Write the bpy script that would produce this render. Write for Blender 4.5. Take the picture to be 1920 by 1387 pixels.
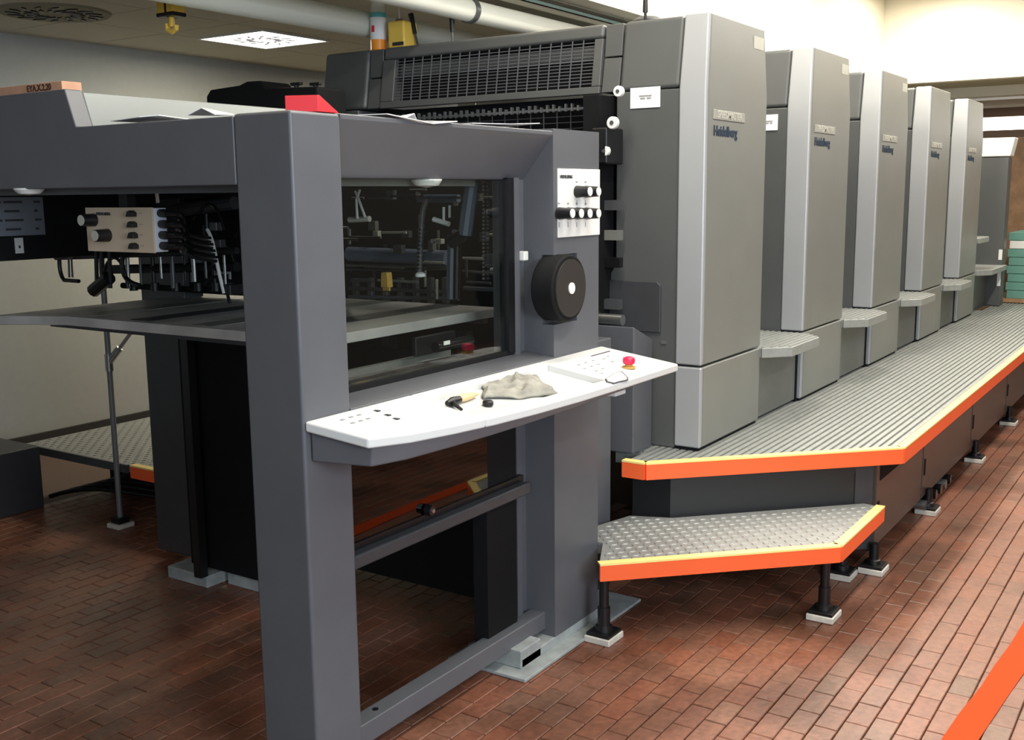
import bpy, math, random
from mathutils import Vector, Matrix
random.seed(7)
for o in list(bpy.data.objects): bpy.data.objects.remove(o)
sc = bpy.context.scene
col = sc.collection
# ------------------------------------------------------------------ camera
W, H = 1920, 1387
FPX, PITCH, YAW, ROLL, CH = 1992.8, math.radians(9.418), math.radians(33.685), math.radians(-0.605), 1.55
FW = Vector((math.cos(YAW)*math.cos(PITCH), math.sin(YAW)*math.cos(PITCH), -math.sin(PITCH)))
RT0 = Vector((math.sin(YAW), -math.cos(YAW), 0)); UP0 = RT0.cross(FW)
RT = RT0*math.cos(ROLL) + UP0*math.sin(ROLL); UP = RT.cross(FW)
CAM = Vector((0, 0, CH))
cd = bpy.data.cameras.new('camera'); cam = bpy.data.objects.new('camera', cd); col.objects.link(cam)
cd.sensor_width = 36; cd.lens = FPX/W*36; cd.clip_start = .05
cam.matrix_world = Matrix.Translation(CAM) @ Matrix((RT, UP, -FW)).transposed().to_4x4()
sc.camera = cam
def P(px, py, **k):                       # measured photo point on a plane x=, y= or z=
    d = FW*FPX + RT*(px-W/2) - UP*(py-H/2)
    a, v = list(k.items())[0]; i = 'xyz'.index(a)
    return CAM + d*((v-CAM[i])/d[i])
def proj(p):
    q = Vector(p)-CAM; z = q.dot(FW)
    return W/2+FPX*q.dot(RT)/z, H/2-FPX*q.dot(UP)/z, z
# ------------------------------------------------------------------ world, exposure, lights
w = bpy.data.worlds.new('world'); sc.world = w; w.use_nodes = True
w.node_tree.nodes['Background'].inputs[0].default_value = (1, .96, .9, 1)
w.node_tree.nodes['Background'].inputs[1].default_value = .05
vs = sc.view_settings
vs.view_transform = 'Standard'; vs.look = 'None'; vs.gamma = 1; vs.use_curve_mapping = False; vs.exposure = 0.18
def area(name, loc, sx, sy, power, color, rot=(0,0,0)):
    l = bpy.data.lights.new(name, 'AREA'); l.shape = 'RECTANGLE'; l.size = sx; l.size_y = sy; l.energy = power; l.color = color
    o = bpy.data.objects.new(name, l); col.objects.link(o); o.location = loc; o.rotation_euler = rot; o['kind'] = 'helper'; return o
WELL = [(2.6,.5),(5.0,.5),(7.3,.5),(9.4,.5)]
WELL2 = [(1.6,-1.4),(4.4,-1.4),(7.2,-1.4)]
WELL3 = [(2.7,1.7),(4.5,1.8),(6.1,1.8),(7.7,1.9),(9.4,2.1)]
for i,(x,y) in enumerate(WELL):  area('well_lamp', (x,y,3.22), 1.5, .16, 43, (1,.95,.85))
for i,(x,y) in enumerate(WELL2): area('well_lamp', (x,y,3.22), 1.5, .16, 20, (.90,.95,1))
for i,(x,y) in enumerate(WELL3): area('well_lamp', (x,y,3.22), 1.0, .16, 34, (1,.94,.82))
for x in (4.78,6.78): area('square_lamp', (x,4.98,2.47), .5, .5, 21, (1,.89,.66))  # second one is an unseen lamp, added to brighten far wall and ceiling
area('back_fill', (-2.93,-1.5,2.0), 1.3, 1.7, 60, (.74,.86,1), (0,-math.pi/2,0))  # unseen bluish fill behind the camera, added to lift the end faces
area('side_fill', (.3,-2.53,2.0), 1.9, 1.3, 130, (.76,.87,1), (math.pi/2,0,0))  # second unseen fill, added and placed to brighten the tower edge strips
area('far_lamp', (12.0,2.0,2.44), .4, 3.0, 30, (1,.95,.8))

# ------------------------------------------------------------------ materials
MAT = {}
def mat(name, c, rough=.5, metal=0, noise=0, nscale=20, bump=0, spec=.5, coat=0, emit=0):
    m = bpy.data.materials.new(name); m.use_nodes = True; nt = m.node_tree; b = nt.nodes['Principled BSDF']
    b.inputs['Base Color'].default_value = (*c, 1); b.inputs['Roughness'].default_value = rough
    b.inputs['Metallic'].default_value = metal; b.inputs['Specular IOR Level'].default_value = spec
    if emit: b.inputs['Emission Color'].default_value = (*c,1); b.inputs['Emission Strength'].default_value = emit
    if noise or bump:
        tc = nt.nodes.new('ShaderNodeTexCoord'); n = nt.nodes.new('ShaderNodeTexNoise')
        n.inputs['Scale'].default_value = nscale; n.inputs['Detail'].default_value = 6
        nt.links.new(tc.outputs['Object'], n.inputs['Vector'])
        if noise:
            r = nt.nodes.new('ShaderNodeValToRGB'); e = r.color_ramp.elements
            e[0].position = .3; e[1].position = .7
            e[0].color = (*[x*(1-noise) for x in c],1); e[1].color = (*[min(1,x*(1+noise)) for x in c],1)
            nt.links.new(n.outputs['Fac'], r.inputs['Fac']); nt.links.new(r.outputs['Color'], b.inputs['Base Color'])
        if bump:
            bp = nt.nodes.new('ShaderNodeBump'); bp.inputs['Strength'].default_value = bump; bp.inputs['Distance'].default_value = .002
            nt.links.new(n.outputs['Fac'], bp.inputs['Height']); nt.links.new(bp.outputs['Normal'], b.inputs['Normal'])
    MAT[name] = m; return m
mat('charcoal', (.100,.103,.113), .42, noise=.05, nscale=8)
mat('charcoal_dark', (.045,.046,.05), .45, noise=.06)
mat('tower_dark', (.085,.088,.086), .42, noise=.05, nscale=6)
mat('silver', (.235,.238,.215), .4, .2, noise=.03, nscale=5)
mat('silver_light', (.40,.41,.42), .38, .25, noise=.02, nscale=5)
mat('panel_grey', (.16,.162,.145), .45, noise=.05)
mat('hood_light', (.21,.225,.215), .4)
mat('black', (.006,.006,.007), .4)
mat('black_matte', (.006,.0062,.007), .75, spec=.2)
mat('black_gloss', (.008,.008,.009), .18)
mat('steel', (.45,.46,.46), .3, .9)
mat('rail_grey', (.22,.23,.24), .35, .3)
mat('steel_dark', (.12,.125,.13), .35, .5)
mat('blue_steel', (.20,.25,.36), .35, .3)
mat('arm_blue', (.085,.105,.135), .35, .3)
mat('alu', (.33,.34,.32), .45, .25, noise=.08, nscale=30)
mat('tread', (.36,.365,.35), .4, .35, noise=.1, nscale=40)
mat('board', (.34,.325,.31), .5, noise=.25, nscale=5)
mat('orange', (.98,.135,.03), .6)
mat('orange_floor', (.52,.06,.010), .8, spec=.15)
mat('yellow_edge', (1.0,.78,.27), .5)
mat('white', (.76,.76,.73), .35)
mat('console_white', (.64,.64,.62), .35)
mat('tray_white', (.55,.55,.53), .4)
mat('white_panel', (.80,.79,.74), .4)
mat('paper', (.85,.84,.84), .7)
mat('paper_grey', (.17,.19,.22), .6)
mat('beige', (.62,.50,.36), .45)
mat('box_grey', (.62,.66,.72), .45)
mat('ink', (.03,.03,.035), .6)
mat('ink_faint', (.28,.28,.27), .6)
mat('blue_ink', (.012,.03,.06), .5)
mat('badge_plate', (.33,.33,.29), .4)
mat('plate_light', (.50,.49,.42), .4)
mat('red', (.75,.02,.03), .45)
mat('red_button', (.85,.02,.08), .35)
mat('cardboard', (.55,.30,.19), .8, noise=.12)
mat('apron_dark', (.02,.02,.02), .5)
mat('cabinet', (.08,.06,.048), .33, noise=.06)
mat('concrete', (.30,.32,.31), .8, noise=.3, nscale=12, bump=.4)
mat('pad_white', (.62,.58,.50), .7, noise=.15)
mat('wall_paint', (.47,.485,.46), .8, noise=.03)
mat('wall_dark', (.08,.078,.072), .8, noise=.03)
mat('cream', (.86,.80,.66), .8)
mat('ceiling_paint', (.60,.57,.47), .85, noise=.05, nscale=60)
mat('vent_olive', (.26,.245,.18), .8)
mat('pipe_paint', (.80,.80,.70), .5)
mat('baseboard', (.05,.05,.05), .6)
mat('yellow', (.95,.62,.10), .5)
mat('orange_liquid', (1.0,.33,.03), .3)
mat('plastic_clear', (.72,.70,.62), .25)
mat('tray_green', (.30,.42,.36), .5)
mat('teal', (.10,.45,.46), .5)
mat('wood', (.36,.20,.10), .55, noise=.25, nscale=9)
mat('pen_brown', (.07,.03,.015), .7)
mat('wood_light', (.72,.50,.25), .55)
mat('rag', (.27,.26,.225), .9, noise=.25, nscale=25, bump=.5)
mat('green_paper', (.13,.30,.24), .7)
mat('mustard', (.55,.33,.07), .5)
mat('lamp_glow', (1,.95,.86), .5, emit=6)
mat('lamp_glow_far', (1,.97,.92), .5, emit=5)
mat('added_pane_glow', (.85,.93,1), .5, emit=1.2)  # glow of the added panes that go with the two fill lights
mat('hose_white', (.6,.6,.58), .4)
mat('wheel_rubber', (.022,.019,.016), .55)
mat('far_wall', (.30,.22,.17), .7)
mat('far_ceiling', (.55,.47,.31), .8)
mat('brown_board', (.20,.13,.10), .6)
def glass(name, tint, rough=.02, refl=1.0):
    m = bpy.data.materials.new(name); m.use_nodes = True; nt = m.node_tree; nt.nodes.clear()
    out = nt.nodes.new('ShaderNodeOutputMaterial'); mx = nt.nodes.new('ShaderNodeMixShader')
    t = nt.nodes.new('ShaderNodeBsdfTransparent'); g = nt.nodes.new('ShaderNodeBsdfGlossy'); f = nt.nodes.new('ShaderNodeFresnel')
    t.inputs[0].default_value = (*tint,1); g.inputs['Roughness'].default_value = rough; f.inputs[0].default_value = 1.5
    ge = nt.nodes.new('ShaderNodeNewGeometry'); mu = nt.nodes.new('ShaderNodeMath'); mu.operation = 'MULTIPLY_ADD'   # same reflectance from both faces of the pane
    mu.inputs[1].default_value = 1/1.5-1.5; mu.inputs[2].default_value = 1.5; nt.links.new(ge.outputs['Backfacing'], mu.inputs[0]); nt.links.new(mu.outputs[0], f.inputs[0])
    nt.links.new(f.outputs[0], mx.inputs[0]); nt.links.new(t.outputs[0], mx.inputs[1]); nt.links.new(g.outputs[0], mx.inputs[2])
    nt.links.new(mx.outputs[0], out.inputs[0]); MAT[name] = m
glass('glass', (.93,.95,.93)); glass('glass_dark', (.25,.24,.23))
def brick_mat():
    m = bpy.data.materials.new('brick'); m.use_nodes = True; nt = m.node_tree; b = nt.nodes['Principled BSDF']; N = nt.nodes.new; L = nt.links.new
    oi = N('ShaderNodeObjectInfo'); ge = N('ShaderNodeNewGeometry')
    ad = N('ShaderNodeMath'); ad.operation = 'ADD'; L(oi.outputs['Random'], ad.inputs[0]); L(ge.outputs['Random Per Island'], ad.inputs[1])
    fr = N('ShaderNodeMath'); fr.operation = 'FRACT'; L(ad.outputs[0], fr.inputs[0])
    r = N('ShaderNodeValToRGB'); cr = r.color_ramp
    stops = [(p,(c[0]*.66,c[1]*.55,c[2]*.50)) for p,c in [(0,(.37,.165,.105)),(.2,(.40,.21,.14)),(.4,(.35,.175,.12)),(.6,(.375,.215,.15)),(.75,(.42,.185,.115)),(.88,(.31,.20,.145)),(1,(.38,.18,.12))]]
    cr.elements[0].position = 0; cr.elements[0].color = (*stops[0][1],1); cr.elements[1].position = 1; cr.elements[1].color = (*stops[-1][1],1)
    for p,c in stops[1:-1]: e = cr.elements.new(p); e.color = (*c,1)
    L(fr.outputs[0], r.inputs['Fac'])
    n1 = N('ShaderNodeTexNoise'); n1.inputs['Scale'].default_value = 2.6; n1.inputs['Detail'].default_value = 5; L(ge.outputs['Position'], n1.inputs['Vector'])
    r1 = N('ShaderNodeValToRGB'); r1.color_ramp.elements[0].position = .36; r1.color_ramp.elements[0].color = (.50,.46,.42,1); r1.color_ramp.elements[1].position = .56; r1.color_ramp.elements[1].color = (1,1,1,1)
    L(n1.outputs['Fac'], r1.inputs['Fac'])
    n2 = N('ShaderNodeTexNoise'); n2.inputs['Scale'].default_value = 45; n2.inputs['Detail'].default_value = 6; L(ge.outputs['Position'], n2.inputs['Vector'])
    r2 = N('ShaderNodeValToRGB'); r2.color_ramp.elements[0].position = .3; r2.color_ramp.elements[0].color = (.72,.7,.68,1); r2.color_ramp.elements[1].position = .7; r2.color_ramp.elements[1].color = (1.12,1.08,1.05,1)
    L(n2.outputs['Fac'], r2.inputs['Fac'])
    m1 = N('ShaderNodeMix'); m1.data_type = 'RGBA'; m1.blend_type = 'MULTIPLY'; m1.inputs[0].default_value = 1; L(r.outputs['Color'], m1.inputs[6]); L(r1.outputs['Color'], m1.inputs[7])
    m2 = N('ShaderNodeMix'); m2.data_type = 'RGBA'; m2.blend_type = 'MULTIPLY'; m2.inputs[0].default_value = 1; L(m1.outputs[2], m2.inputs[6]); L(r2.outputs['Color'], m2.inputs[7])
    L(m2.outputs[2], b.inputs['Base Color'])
    b.inputs['Roughness'].default_value = .36
    bp = N('ShaderNodeBump'); bp.inputs['Strength'].default_value = .5; bp.inputs['Distance'].default_value = .002
    L(n2.outputs['Fac'], bp.inputs['Height']); L(bp.outputs['Normal'], b.inputs['Normal']); MAT['brick'] = m
brick_mat()
mat('joint', (.13,.085,.065), .8)

# ------------------------------------------------------------------ helpers
def tag(o, label=None, cat=None, group=None, kind=None):
    if label: o['label'] = label
    if cat: o['category'] = cat
    if group: o['group'] = group
    if kind: o['kind'] = kind
    return o
def adopt(o, parent):
    o.parent = parent; o.matrix_parent_inverse = Matrix.Translation(-wloc(parent))
def wloc(o):
    v = Vector(o.location)
    return v if o.parent is None else v
def thing(name, label, cat, loc, group=None):
    o = bpy.data.objects.new(name, None); col.objects.link(o); o.location = loc; o.empty_display_size = .05
    return tag(o, label, cat, group)
class MB:
    def __init__(s): s.v = []; s.f = []
    def box(s, x0,x1,y0,y1,z0,z1):
        b = len(s.v); s.v += [(x,y,z) for z in (z0,z1) for y in (y0,y1) for x in (x0,x1)]
        s.f += [tuple(b+i for i in q) for q in ((0,2,3,1),(4,5,7,6),(0,1,5,4),(2,6,7,3),(0,4,6,2),(1,3,7,5))]; return s
    def hexa(s, p8):                      # 4 bottom ccw, 4 top ccw
        b = len(s.v); s.v += [tuple(p) for p in p8]
        s.f += [tuple(b+i for i in q) for q in ((3,2,1,0),(4,5,6,7),(0,1,5,4),(1,2,6,5),(2,3,7,6),(3,0,4,7))]; return s
    def prism(s, pts, pl, a, b2):
        def q(p, t): return {'xy':(p[0],p[1],t),'yz':(t,p[0],p[1]),'xz':(p[0],t,p[1])}[pl]
        n = len(pts); b = len(s.v); s.v += [q(p,a) for p in pts] + [q(p,b2) for p in pts]
        s.f += [tuple(b+i for i in range(n))[::-1], tuple(b+n+i for i in range(n))]
        s.f += [(b+i, b+(i+1)%n, b+n+(i+1)%n, b+n+i) for i in range(n)]; return s
    def tube(s, pts, r, n=8, cap=True):
        pts = [Vector(p) for p in pts]; rs = r if isinstance(r,(list,tuple)) else [r]*len(pts); b = len(s.v); up = None
        for i,p in enumerate(pts):
            t = (pts[min(i+1,len(pts)-1)]-pts[max(i-1,0)])
            if t.length < 1e-9: t = (pts[-1]-pts[0])
            t.normalize()
            if up is None: up = Vector((0,0,1)) if abs(t.z) < .9 else Vector((1,0,0))
            u = t.cross(up).normalized(); vv = u.cross(t).normalized(); up = vv
            for k in range(n):
                a = 2*math.pi*k/n; s.v.append(tuple(p + (u*math.cos(a)+vv*math.sin(a))*rs[i]))
        for i in range(len(pts)-1):
            for k in range(n):
                k2 = (k+1)%n; s.f.append((b+i*n+k, b+i*n+k2, b+(i+1)*n+k2, b+(i+1)*n+k))
        if cap: s.f.append(tuple(b+k for k in range(n))[::-1]); s.f.append(tuple(b+(len(pts)-1)*n+k for k in range(n)))
        return s
    def cyl(s, p0, p1, r0, r1=None, n=16): return s.tube([p0,p1], [r0, r0 if r1 is None else r1], n)
    def lathe(s, c, prof, n=20):          # prof: (r, z)
        return s.tube([(c[0],c[1],c[2]+z) for r,z in prof], [max(r,1e-4) for r,z in prof], n)
    def build(s, name, m, parent=None, bevel=0, label=None, cat=None, group=None, kind=None, seg=2):
        me = bpy.data.meshes.new(name); me.from_pydata(s.v, [], s.f)
        import bmesh
        bm = bmesh.new(); bm.from_mesh(me); bmesh.ops.recalc_face_normals(bm, faces=bm.faces); bm.to_mesh(me); bm.free()
        me.polygons.foreach_set('use_smooth', [True]*len(me.polygons)); me.set_sharp_from_angle(angle=math.radians(32))
        me.materials.append(MAT[m]); o = bpy.data.objects.new(name, me); col.objects.link(o)
        if parent: adopt2(o, parent)
        if bevel:
            md = o.modifiers.new('bevel','BEVEL'); md.width = bevel; md.segments = seg; md.limit_method = 'ANGLE'; md.angle_limit = math.radians(40); md.harden_normals = True
        return tag(o, label, cat, group, kind)
def adopt2(o, parent):
    t = Vector((0,0,0)); p = parent
    if p.type == 'EMPTY': t = Vector(p.location)
    o.parent = parent; o.matrix_parent_inverse = Matrix.Translation(-t)
def B(x0,x1,y0,y1,z0,z1): return MB().box(x0,x1,y0,y1,z0,z1)
def bez(a, b, c, d, n=14):
    a,b,c,d = map(Vector,(a,b,c,d)); out = []
    for i in range(n+1):
        t = i/n; out.append(a*(1-t)**3 + b*3*t*(1-t)**2 + c*3*t*t*(1-t) + d*t**3)
    return out
def text(body, name, size, mtx, m, parent=None, ext=.0008, bold=0, label=None, cat=None):
    c = bpy.data.curves.new(name,'FONT'); c.body = body; c.size = size; c.extrude = ext; c.align_x = 'CENTER'; c.align_y = 'CENTER'; c.offset = bold; c.resolution_u = 2
    c.materials.append(MAT[m]); o = bpy.data.objects.new(name, c); col.objects.link(o); o.matrix_world = mtx
    bpy.context.view_layer.update(); dg = bpy.context.evaluated_depsgraph_get()
    me = bpy.data.meshes.new_from_object(o.evaluated_get(dg)); me.transform(mtx); bpy.data.objects.remove(o); bpy.data.curves.remove(c)
    me.materials.clear(); me.materials.append(MAT[m]); o = bpy.data.objects.new(name, me); col.objects.link(o)
    if parent: adopt2(o, parent)
    return tag(o, label, cat)
def face_y(x, y, z): return Matrix.Translation((x,y,z)) @ Matrix.Rotation(math.pi/2,4,'X')                    # reads from -Y
def face_x(x, y, z): return Matrix.Translation((x,y,z)) @ Matrix.Rotation(-math.pi/2,4,'Z') @ Matrix.Rotation(math.pi/2,4,'X')  # reads from -X

# ================================================================== SETTING
CEIL = 2.5; WELLTOP = 3.32; YW = 6.05; YE = 2.74; XE = 10.3
floor = B(-3,20,-2.6,YW,-.2,-.011).build('floor','joint',kind='structure')
B(-3,20,YW,YW+.15,0,CEIL+.1).build('wall_left','wall_paint',kind='structure')
B(-3,20,YW-.02,YW,0,.11).build('baseboard_left','baseboard',kind='structure')
B(-3.15,-3,-2.6,YW,0,WELLTOP).build('wall_back','wall_dark',kind='structure')
B(-3,20,-2.75,-2.6,0,WELLTOP).build('wall_right','wall_dark',kind='structure')
for k,(y0_,y1_,z0_,z1_) in enumerate(((-2.6,YW,0,2.235),(-2.6,YW,2.39,CEIL+.06),(-2.6,-.5,2.235,2.39),(5.5,YW,2.235,2.39))): B(14,14.15,y0_,y1_,z0_,z1_).build('wall_far_%d'%(k+1),'far_wall',kind='structure')
wn = B(14.09,14.10,-.5,5.5,2.235,2.39).build('window_1','lamp_glow_far',kind='structure')
for k in range(6): B(14.03,14.09,-.3+k*1.1,-.25+k*1.1,2.235,2.39).build('mullion','white',wn)
B(-3,XE,YE,YE+.12,CEIL,WELLTOP).build('wall_well_side','cream',kind='structure')
B(XE,XE+.12,-2.6,YE+.12,CEIL,WELLTOP).build('wall_well_end','cream',kind='structure')
B(-3,XE+.12,-2.6,YE+.12,WELLTOP,WELLTOP+.1).build('ceiling_raised','cream',kind='structure')
ceil = B(-3,XE,YE+.12,YW,CEIL+.012,CEIL+.06).build('ceiling','ceiling_paint',kind='structure')
B(XE+.12,20,-2.6,YW,CEIL+.012,CEIL+.06).build('ceiling_far','far_ceiling',kind='structure')
tile_mesh = None
VENTS = [(4.78,4.98),(3.45,5.12)]
nx = 0
for ix in range(-2,11):
    for iy in range(5):
        x0 = 2.7+ix*.6-.22; y0 = 3.0+iy*.6-.12
        if x0 < 1.2 or y0+.6 > YW: continue
        cx, cy = x0+.3, y0+.3
        if tile_mesh is None:
            o = B(-.296,.296,-.296,.296,0,.012).build('ceiling_tile','ceiling_paint'); tile_mesh = o.data
        else:
            o = bpy.data.objects.new('ceiling_tile', tile_mesh); col.objects.link(o)
        o.location = (cx,cy,CEIL); o.parent = ceil
wn = B(-2.99,-2.98,-2.4,-.6,1.3,2.7).build('added_window_2','added_pane_glow',kind='structure')  # unseen glowing pane and frame, added to go with the back fill
for q in ((-2.45,-2.4,1.3,2.7),(-.6,-.55,1.3,2.7),(-1.52,-1.48,1.3,2.7),(-2.45,-.55,1.25,1.3),(-2.45,-.55,2.7,2.75)): B(-3,-2.96,*q).build('added_window_frame','white',wn)
wn = B(-.7,1.3,-2.59,-2.58,1.3,2.7).build('added_window_3','added_pane_glow',kind='structure')  # likewise added out of view, pane and frame for the side fill
for q in ((-.75,-.7,1.3,2.7),(1.3,1.35,1.3,2.7),(.28,.32,1.3,2.7),(-.75,1.35,1.25,1.3),(-.75,1.35,2.7,2.75)): B(q[0],q[1],-2.6,-2.56,q[2],q[3]).build('added_window_frame','white',wn)
# ---- brick paving
BX, BY, G = .142, .071, .0032
def brick_geo(lx, ly):
    x,y,t,c = lx/2, ly/2, 0, .0022
    v = [(-x,-y,-.02),(x,-y,-.02),(x,y,-.02),(-x,y,-.02),(-x,-y,-c),(x,-y,-c),(x,y,-c),(-x,y,-c),(-x+c,-y+c,0),(x-c,-y+c,0),(x-c,y-c,0),(-x+c,y-c,0)]
    f = [(8,9,10,11)]
    for a in (0,4): f += [(a+i,a+(i+1)%4,a+4+(i+1)%4,a+4+i) for i in range(4)]
    return v,f
bv,bf = brick_geo(BX-G, BY-G)
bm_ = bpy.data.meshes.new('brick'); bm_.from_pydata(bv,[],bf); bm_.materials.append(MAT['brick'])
cells = []
for j in range(int(-2.5/BY), int(5.0/BY)):
    off = (BX/2 if j%2 else 0)
    for i in range(int(.3/BX), int(12.5/BX)):
        x = i*BX+off; y = j*BY
        px,py,d = proj((x,y,0))
        if (x < 7 and y < .6) or (-60 < px < 1980 and 340 < py < 1450):
            if y > 1.3 and x > 4.9: continue
            if 4.6 < x and y > 1.2: continue
            cells.append((d,x,y,px,py))
def cand(c):
    d,x,y,px,py = c
    if not (0 < px < 1920 and py < 1387): return False
    if 480 < px < 690: return False
    if px < 480: return y < 3.4
    return y < 1.72 or (y < 2.4 and x < 3.0)
near = sorted([c for c in cells if cand(c)])[:300]; ns = set(near)
for d,x,y,px,py in near:
    o = bpy.data.objects.new('brick', bm_); col.objects.link(o); o.location = (x,y,random.uniform(-.0012,.0006)); o.parent = floor
    o.rotation_euler = (random.uniform(-.006,.006),random.uniform(-.005,.005),random.uniform(-.008,.008))
mb = MB()
for c in cells:
    if c in ns: continue
    b = len(mb.v); zz = random.uniform(-.0012,.0006); mb.v += [(x+c[1],y+c[2],z+zz) for x,y,z in bv]; mb.f += [tuple(b+i for i in q) for q in bf]
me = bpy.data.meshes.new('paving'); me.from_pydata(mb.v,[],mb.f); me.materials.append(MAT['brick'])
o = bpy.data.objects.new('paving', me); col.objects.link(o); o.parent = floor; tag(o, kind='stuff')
# ---- orange floor line
pts_l = [(2.9,.545),(3.02,.552),(3.2,.542),(3.43,.52),(3.61,.512),(3.8,.497),(4.03,.488),(5,.49),(7,.49),(11,.49)]
pts_r = [(11,.40),(7,.40),(5,.405),(4.0,.41),(3.6,.422),(3.34,.443),(3.07,.463),(2.9,.47)]
MB().prism(pts_l+pts_r,'xy',.0008,.0028).build('floor_line','orange_floor',label='wide orange marking line painted along the brick floor',cat='floor marking')

# ================================================================== PRINTING UNITS
YT = 1.68; ZW = .52; TX = [3.87+1.225*i for i in range(5)]; TL = .65
NTH = ['first','second','third','fourth','fifth']
LBL = ['tall grey printing unit with air grille, first behind the delivery frame',
       'second tall grey printing unit from the delivery, with a note card on its dark side',
       'third tall grey printing unit from the delivery, middle one of the five',
       'fourth tall grey printing unit from the delivery along the walkway',
       'fifth tall grey printing unit, last one before the feeder']
def unit(i):
    x0 = TX[i]; x1 = x0+TL
    u = thing('printing_unit', LBL[i], 'printing press', (x0+TL/2, 2.6, 0), 'printing units in a row')
    zb = 1.945; lean = .045
    # dark body: side frame beside the cover, core block, leaning top hood
    ys = YT+.115
    if i == 0:
        MB().prism([(ys,ZW),(2.11,ZW),(2.11,1.20),(2.07,1.26),(2.07,zb),(ys,zb)],'yz',x0+.01,x1-.01).build('side_frame','tower_dark',u,.006)
        MB().prism([(1.86,.99),(2.12,.99),(2.12,1.195),(1.875,1.195),(1.86,1.18)],'yz',x0-.002,x0+.012).build('recess_panel','charcoal_dark',u,.004)
        B(x0+.005,x0+.03,1.835,1.858,.945,.955).build('latch','steel',u)
        B(x0+.20,x1-.01,2.07,3.62,ZW,zb-.02).build('core','black_matte',u)
        MB().prism([(3.44,ZW),(3.70,ZW),(3.70,zb),(3.44,zb)],'yz',x0+.01,x1-.01).build('side_frame','tower_dark',u,.006)
    else:
        B(x0+.01,x1-.01,ys,3.66,ZW,zb).build('body','tower_dark',u,.006)
    # hood with leaning front
    def hood(y0,y1,name,m,inset=0,bev=.018):
        MB().hexa([(x0+.01+inset,y0,zb+.003),(x1-.01,y0,zb+.003),(x1-.01,y1,zb+.003),(x0+.01+inset,y1,zb+.003),
                   (x0+.01+lean+inset,y0,2.222),(x1-.03,y0,2.222),(x1-.03,y1,2.222),(x0+.01+lean+inset,y1,2.222)]).build(name,m,u,bev,seg=3)
    if i == 0:
        hood(ys,2.06,'hood_end','tower_dark')
        hood(3.40,3.68,'hood_end','tower_dark')
        for a,b in ((2.065,2.145),(3.315,3.395)):
            MB().hexa([(x0+.02,a,zb+.003),(x1-.02,a,zb+.003),(x1-.02,b,zb+.003),(x0+.02,b,zb+.003),(x0+.045,a,2.085),(x1-.02,a,2.085),(x1-.02,b,2.085),(x0+.045,b,2.085)]).build('filler_plate','tower_dark',u,.004)
            MB().hexa([(x0+.047,a,2.09),(x1-.02,a,2.09),(x1-.02,b,2.09),(x0+.047,b,2.09),(x0+.06,a,2.218),(x1-.03,a,2.218),(x1-.03,b,2.218),(x0+.06,b,2.218)]).build('filler_plate','tower_dark',u,.004)
        # grille hood: frame pieces around the grille opening on the leaning face
        def fx(z): return x0+.01+lean*(z-zb)/(2.222-zb)
        def strip(y0,y1,z0,z1,name,m,dx=0,th=.02,par=None,bev=.004):
            return MB().hexa([(fx(z0)+dx,y0,z0),(fx(z0)+dx+th,y0,z0),(fx(z0)+dx+th,y1,z0),(fx(z0)+dx,y1,z0),(fx(z1)+dx,y0,z1),(fx(z1)+dx+th,y0,z1),(fx(z1)+dx+th,y1,z1),(fx(z1)+dx,y1,z1)]).build(name,m,par or u,bev)
        gy0,gy1,gz0,gz1 = 2.19,3.235,1.975,2.165
        strip(2.15,3.31,gz1,2.222,'hood_rail','tower_dark',th=.5,bev=.015)
        strip(2.15,3.31,zb,gz0,'hood_rail','tower_dark',th=.03)
        strip(2.15,gy0,gz0,gz1,'hood_stile','tower_dark',th=.03); strip(gy1,3.31,gz0,gz1,'hood_stile','tower_dark',th=.03)
        strip(gy0,gy1,gz0,gz1,'grille_back','black_matte',dx=.055,th=.01)
        strip(gy0,gy1,2.09,2.14,'grille_band','steel_dark',dx=.04,th=.01)
        gr = strip(gy0,gy1,2.078,2.084,'grille','charcoal',dx=.004,th=.006)
        n = 20
        for k in range(1,n):
            y = gy0+(gy1-gy0)*k/n; strip(y-.002,y+.002,gz0,gz1,'grille_bar','charcoal',dx=.002,th=.004,par=gr,bev=0)
        for k in range(1,14):
            z = gz0+(gz1-gz0)*k/14; strip(gy0,gy1,z-.0016,z+.0016,'grille_slat','charcoal',dx=.008,th=.004,par=gr,bev=0)
        # lower guard under the hood: recess with second grille
        B(x0+.14,x0+.16,2.1,3.42,1.2,zb).build('recess_back','black_matte',u)
        B(x0+.04,x0+.10,2.17,2.24,1.60,zb-.045).build('guard_pillar','tower_dark',u,.02)
        g2 = B(x0+.045,x0+.06,2.24,3.3,zb-.055,zb-.045).build('lower_grille','charcoal',u)
        for k in range(1,16):
            y = 2.24+(1.06)*k/16; B(x0+.05,x0+.054,y-.002,y+.002,1.62,zb-.05).build('grille_bar','charcoal_dark',g2)
        for k in range(1,11):
            z = 1.62+.27*k/11; B(x0+.055,x0+.058,2.24,3.3,z-.0015,z+.0015).build('grille_slat','charcoal_dark',g2)
        for k in range(34):
            y = 2.26+k*.03; B(x0+.03,x0+.045,y-.004,y+.004,zb-.06,zb-.03-.008*(k%3==0)).build('ink_key','steel' if k < 16 else 'steel_dark',u)
        # operator gap mechanism between delivery and unit
        B(x0-.10,x0+.05,2.09,2.16,1.0,1.93).build('mechanism_plate','black_matte',u)
        B(x0-.16,x0-.02,2.02,2.09,1.66,1.80).build('gear_box','black',u,.008)
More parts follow.
